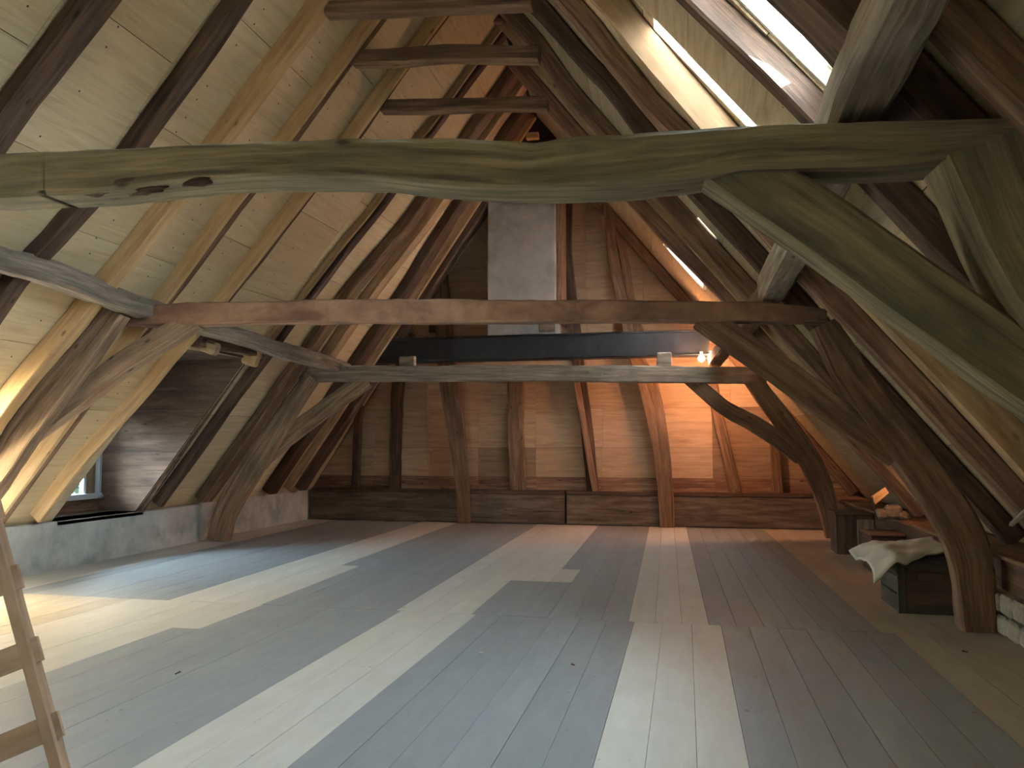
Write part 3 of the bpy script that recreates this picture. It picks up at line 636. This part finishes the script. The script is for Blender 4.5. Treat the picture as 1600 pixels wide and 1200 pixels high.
# pieces at the head of the dormer
for (x, y, Y_, sx, sz, mk, lb) in ((322, 541, 8.95, .26, .16, 'pineold', 'pale sawn block under the left purlin above the dormer'), (388, 556, 10.2, .22, .26, 'pine', 'orange pine block hanging under the left purlin at the dormer corner')):
    c_ = atY(x, y, Y_); o = box('wood_block', (c_.x - sx / 2, Y_ - .06, c_.z - sz / 2), (c_.x + sx / 2, Y_ + .1, c_.z + sz / 2), M[mk], bev=.03); o.rotation_euler.y = .35; tag(o, lb, 'block')
hd = timber('dormer_header', [surf('L', 8.75, .328) + V((.12, 0, .0)), surf('L', 10.35, .328) + V((.12, 0, 0))], .14, .12, M['oak'], baxis=V((1, 0, 0))); tag(hd, 'short header timber across the top of the dormer opening', 'timber')

# ================================================================== FAR GABLE FRAME
def stud(pts, wpx, Y_, label, mat, dep=.12, z0=None, cat='stud', name='wall_stud'):
    P = [atY(x, y, Y_) for x, y in pts]
    if z0 is not None: P[-1].z = z0
    W = [(wpx if not isinstance(wpx, list) else wpx[i]) / F * (p - CAM).dot(fwd) for i, p in enumerate(P)]
    o = timber(name, P, W, dep, mat, hewn=1.3, step=.2); return tag(o, label, cat)
YS = 15.80
stud([(568, 612), (560, 650), (556, 767)], 11, YS, 'thin stud in the far gable, leftmost', M['oakdark'], z0=.66)
stud([(640, 520), (622, 600), (619, 680), (617, 767)], 17, YS, 'second stud from the left in the far gable', M['oakdark'], z0=.66)
stud([(690, 430), (694, 520), (702, 600), (714, 680), (722, 750), (726, 812)], [20, 24, 28, 26, 22, 20], 15.62, 'leaning post left of the centre of the far gable, reaching the floor', M['oak'], z0=0, cat='post', name='gable_post')
stud([(806, 590), (806, 680), (811, 767)], 24, YS, 'mottled stud in the middle of the far gable below the chimney', M['oak'], z0=.66)
stud([(886, 300), (884, 380), (892, 465), (908, 600), (916, 660), (926, 767)], 18, YS, 'wavy stud right of the chimney in the far gable', M['oakdark'], z0=.66)
stud([(900, 590), (915, 680), (930, 767)], 9, YS - .1, 'thin strip nailed to the wavy stud right of the chimney', M['oakred'], z0=.66)
stud([(950, 322), (958, 400), (972, 465), (990, 545), (1013, 600), (1030, 680), (1040, 770), (1042, 816)], [15, 15, 17, 20, 30, 26, 24, 22], 15.62, 'tall bent post of the far gable standing on the pale floor stripe', M['oak'], z0=0, cat='post', name='gable_post')
stud([(966, 360), (978, 420), (985, 465), (1000, 520)], 12, YS, 'thin reddish stud beside the tall bent gable post', M['oakred'])
stud([(1112, 590), (1122, 650), (1134, 700), (1150, 767)], 16, YS, 'leaning stud under the right knee brace in the far gable', M['oak'], z0=.66)
stud([(1210, 690), (1216, 767)], 14, YS, 'short stud at the right end of the far gable', M['oak'], z0=.66)
stud([(705, 335), (680, 420), (676, 520)], 10, YS, 'thin stud beside the left roof edge in the far gable', M['oakdark'])
# chimney on its steel beam
cx0, cx1 = atY(762, 400, 14.9).x, atY(868, 400, 14.9).x
ch = empty('chimney', ((cx0 + cx1) / 2, 15.2, 3.66)); tag(ch, 'grey plastered chimney breast standing on the black steel beam', 'chimney')
bx = box('stack', (cx0, 14.9, 3.66), (cx1, 15.55, 7.3), M['chimney'], ch, bev=.015); bx.location -= ch.location
bx = box('side_board', (cx1 + .01, 14.95, 3.9), (cx1 + .12, 15.5, 6.9), M['oakred'], ch, bev=.008); bx.location -= ch.location
bx = box('shadow_top', (cx0 - .03, 14.87, 7.3), (cx1 + .03, 15.6, 7.95), M['steel'], ch, bev=.02); bx.location -= ch.location  # black box put where only shadow fills the roof peak
bx = box('patch', (cx1 - .32, 14.88, 3.70), (cx1 - .02, 14.9, 3.86), M['sill'], ch, bev=.006, jit=.004); bx.location -= ch.location
bl = box('wood_block', (atY(832, 213, 14.6).x - .11, 14.5, atY(832, 215, 14.6).z - .05), (atY(832, 213, 14.6).x + .13, 14.62, atY(832, 215, 14.6).z + .07), M['pine'], bev=.01); tag(bl, 'small orange block high up in front of the painted-in shadow over the chimney', 'block')
a_, b_ = atY(527, 550, 14.85), atY(1108, 536, 14.85); zb, ztp = 3.17, 3.65
st = empty('steel_beam', ((a_.x + b_.x) / 2, 14.9, zb)); tag(st, 'long black painted steel beam carrying the chimney', 'beam')
def sbox(nm, lo, hi): o = box(nm, lo, hi, M['steel'], st, bev=.006); o.location -= st.location
hl = (b_.x - a_.x) / 2; x0, x1 = a_.x, b_.x
sbox('top_flange', (x0 + .2, 14.78, ztp - .035), (x1, 15.05, ztp)); sbox('web', (x0 + .1, 14.80, zb + .035), (x1, 14.84, ztp - .035)); sbox('bottom_flange', (x0, 14.74, zb), (x1, 15.05, zb + .035))
# blocks on the far tie beam
for (x, y, lb, t) in ((637, 563, 'small pale wedge on the left part of the far tie beam', .24), (1038, 559, 'small squared block on the right part of the far tie beam', .79)):
    Yn = 12.0 + 2.4 * (x - 465) / 730; c_ = atY(x, 571, Yn + .08); h_ = atY(x, 551 if x > 700 else 557, Yn + .08).z - c_.z
    o = box('wood_block', (c_.x - .13, Yn + .02, c_.z - .01), (c_.x + .13, Yn + .15, c_.z + h_), M['grey'], bev=.012, jit=.01); tag(o, lb, 'block')
# lamp: two bare bulbs under the right end of the steel beam
lc = atY(1104, 556, 14.55)
lamp = empty('double_bulb_lamp', (lc.x, 14.6, zb)); tag(lamp, 'two lit bare bulbs under the right end of the black steel beam', 'lamp')
def bulb_at(x, y):
    p = atY(x, y, 14.55) - lamp.location; bm = bmesh.new(); bmesh.ops.create_uvsphere(bm, u_segments=16, v_segments=10, radius=.062)
    for v_ in bm.verts:
        if v_.co.z > 0: v_.co.z *= 1.5; v_.co.x *= 1 - .5 * min(1, v_.co.z / .09); v_.co.y *= 1 - .5 * min(1, v_.co.z / .09)
    me = bpy.data.meshes.new('bulb'); bm.to_mesh(me); bm.free(); o = link_mesh('bulb', me, M['bulb'], lamp, p)
    for f in me.polygons: f.use_smooth = True
    s_ = box('socket', (p.x - .025, p.y - .025, p.z + .07), (p.x + .025, p.y + .025, max(p.z + .12, -.0)), M['socket'], lamp, bev=.004)
    return p + V(lamp.location)
q1 = bulb_at(1096, 560); q2 = bulb_at(1111, 559)
bulb_light(q1 + V((0, -.10, -.02)), BULB_E); bulb_light(q2 + V((0.02, .16, 0.0)), BULB_E)
tube('cable', [V((.05, .02, .02)), V((.25, .1, .12)), V((.5, .15, .0))], .008, M['cable'], lamp)
# second bare bulb glow low on the right side, behind the post
lp = empty('work_lamp', (2.95, 10.6, .64)); tag(lp, 'small orange lit panel and wire tucked behind the right posts', 'lamp')
pc = [atY(x, y, 10.6) - V(lp.location) for x, y in ((1361, 776), (1383, 761), (1389, 770), (1368, 788))]
poly_slab('lit_board', [p + V(lp.location) for p in pc], (0, 1, 0), .02, M['pine'], lp)
tube('cable', [V((pc[0].x + .01, -.02, pc[0].z)), V((pc[0].x + .02, -.03, pc[0].z - .12)), V((pc[0].x + .06, -.02, .0))], .008, M['cable'], lp)
o = bulb_light(V((atY(1400, 800, 10.3).x, 10.3, 1.05)), 1.5, .03)
for (x, y, r_) in ((1398, 803, .10), (1380, 800, .07), (1412, 795, .06)):
    p = atY(x, y, 10.75); o = box('rubble_stone', (p.x - r_, 10.7, .64), (p.x + r_, 10.9, .64 + r_ * 1.7), M['stone'], bev=.03, jit=.02)
    tag(o, 'small rubble piece on the right knee wall, %s' % {.10: 'the biggest, in the middle', .07: 'left of the biggest', .06: 'right of the biggest'}[r_], 'rubble')

# ================================================================== THINGS ON THE FLOOR
# pier block in front of the right knee wall
bk = empty('storage_box', (2.36, 12.5, 0)); tag(bk, 'dark squared box with a greyish right half beside the foot of the far right post', 'box')
box('body', (-.26, -.2, 0), (.26, .3, .56), M['oakdark'], bk, bev=.01); box('front_panel', (.02, -.225, .06), (.25, -.2, .50), M['grey'], bk, bev=.006); box('lid', (-.28, -.22, .56), (.28, .32, .60), M['oakdark'], bk, bev=.008)
b2 = empty('storage_box', (2.42, 10.9, 0)); tag(b2, 'low dark box behind the white cloth against the right knee wall', 'box')
box('body', (-.2, -.25, 0), (.2, .3, .44), M['oakdark'], b2, bev=.01); box('lid', (-.22, -.27, .44), (.22, .32, .47), M['oak'], b2, bev=.008)
# crate
cr_ = empty('wooden_crate', (1.91, 8.14, 0), 0.0); tag(cr_, 'dark old wooden crate under the white cloth beside the curved right post', 'crate')
W_, D_, H_ = .62, .66, .50
T_ = .025
box('bottom', (0, 0, .01), (W_, D_, .04), M['crate'], cr_)
for nm, lo, hi in (('front_panel', (.06, .012, .05), (W_ - .06, .03, H_ - .05)), ('back_panel', (0, D_ - .03, .01), (W_, D_, H_)), ('side_panel', (W_ - .03, .03, .01), (W_, D_ - .03, H_))):
    box(nm, lo, hi, M['cratered' if nm == 'front_panel' else 'crate'], cr_, bev=.003)
for z0 in (.01, .175, .34): box('side_slat', (.0, .03, z0), (.02, D_ - .03, z0 + .155), M['crate'], cr_, bev=.004, jit=.003)
for x0_ in (0, W_ - .07): box('corner_post', (x0_, -.012, 0), (x0_ + .07, .03, H_), M['crate'], cr_, bev=.005)
box('rail', (.07, -.008, H_ - .09), (W_ - .07, .016, H_), M['crate'], cr_, bev=.005); box('rail', (.07, -.008, .0), (W_ - .07, .016, .08), M['crate'], cr_, bev=.005)
box('handle_cleat', (.17, -.004, .30), (.40, .012, .38), M['cratered'], cr_, bev=.004)
box('lid', (-.01, -.02, H_), (W_ + .01, D_ + .01, H_ + .025), M['crate'], cr_, bev=.004)
# cloth lying over the crate and hanging over its left front corner
bm = bmesh.new(); uv = bm.loops.layers.uv.new('UVMap'); NX, NY = 36, 30
gr = []
zt_ = H_ + .035
for i in range(NX + 1):
    row = []
    for j in range(NY + 1):
        u, v_ = i / NX, j / NY
        x = -.22 + u * .80 + .03 * math.sin(v_ * 5); y = -.10 + v_ * .95
        y += .0 + .28 * max(0, u - .35) * (1 - v_) * 1.2
        z = zt_ + .03 * noise.noise(V((x * 4, y * 4, 2))) + .018 * noise.noise(V((x * 11, y * 9, 4))) + .05 * v_ * u
        ox = max(0, -.02 - x); oy = max(0, -.03 - y)
        z -= ox * .45 + oy * 1.1 + .5 * ox * (1 - v_)
        z = max(z, zt_ + .004) if (ox == 0 and oy == 0) else z
        row.append(V((x, y, z)))
    gr.append(row)
vt = [[bm.verts.new(p) for p in r] for r in gr]
for i in range(NX):
    for j in range(NY):
        f = bm.faces.new((vt[i][j], vt[i + 1][j], vt[i + 1][j + 1], vt[i][j + 1])); f.smooth = True
me = bpy.data.meshes.new('white_cloth'); bm.to_mesh(me); bm.free()
cl = link_mesh('white_cloth', me, M['cloth']); cl.location = cr_.location
md = cl.modifiers.new('thick', 'SOLIDIFY'); md.thickness = .02; md.offset = 1
tag(cl, 'folded off-white cloth lying over the dark crate, its left corner hanging down', 'cloth')
# bits on the right knee wall near the edge
o = timber('loose_batten', [atY(1580, 820, 6.6), atY(1618, 785, 6.3)], .03, .03, M['grey'], hewn=.4); tag(o, 'pale loose batten leaning at the right edge above the knee wall', 'batten')
# ladder at the left edge
ft = atZ(128, 1325); tp = atY(-150, 300, 2.95)
ld = empty('ladder', ft); tag(ld, 'wooden ladder leaning at the lower left edge, its treads poking past the side rail', 'ladder')
ax = (tp - ft).normalized(); sidev = V((-.93, -.36, 0)); sidev = (sidev - ax * sidev.dot(ax)).normalized(); nrm_ = ax.cross(sidev)
Lh = (tp - ft).length
def obox(nm, c0, c1, wv, hw, tv, ht, mat):   # bar from c0 to c1
    rings = [[p + wv * a + tv * b__ for a, b__ in ((hw, ht), (-hw, ht), (-hw, -ht), (hw, -ht))] for p in (c0, (c0 + c1) / 2, c1)]
    return from_rings(nm, rings, [0, (c1 - c0).length / 2, (c1 - c0).length], mat, ld, False, origin=(0, 0, 0))
for k in (0, 1): obox('side_rail', sidev * (.45 * k) + V((0, 0, 0)), sidev * (.45 * k) + ax * Lh, nrm_, .045, sidev, .02, M['ladder'])
t = 0.16
while t < Lh - .1:
    c0 = ax * t - sidev * .045; c1 = ax * t + sidev * .50
    obox('tread', c0 + nrm_ * -.0, c1 - nrm_ * .0, ax, .05, nrm_, .012, M['ladder']); t += .31
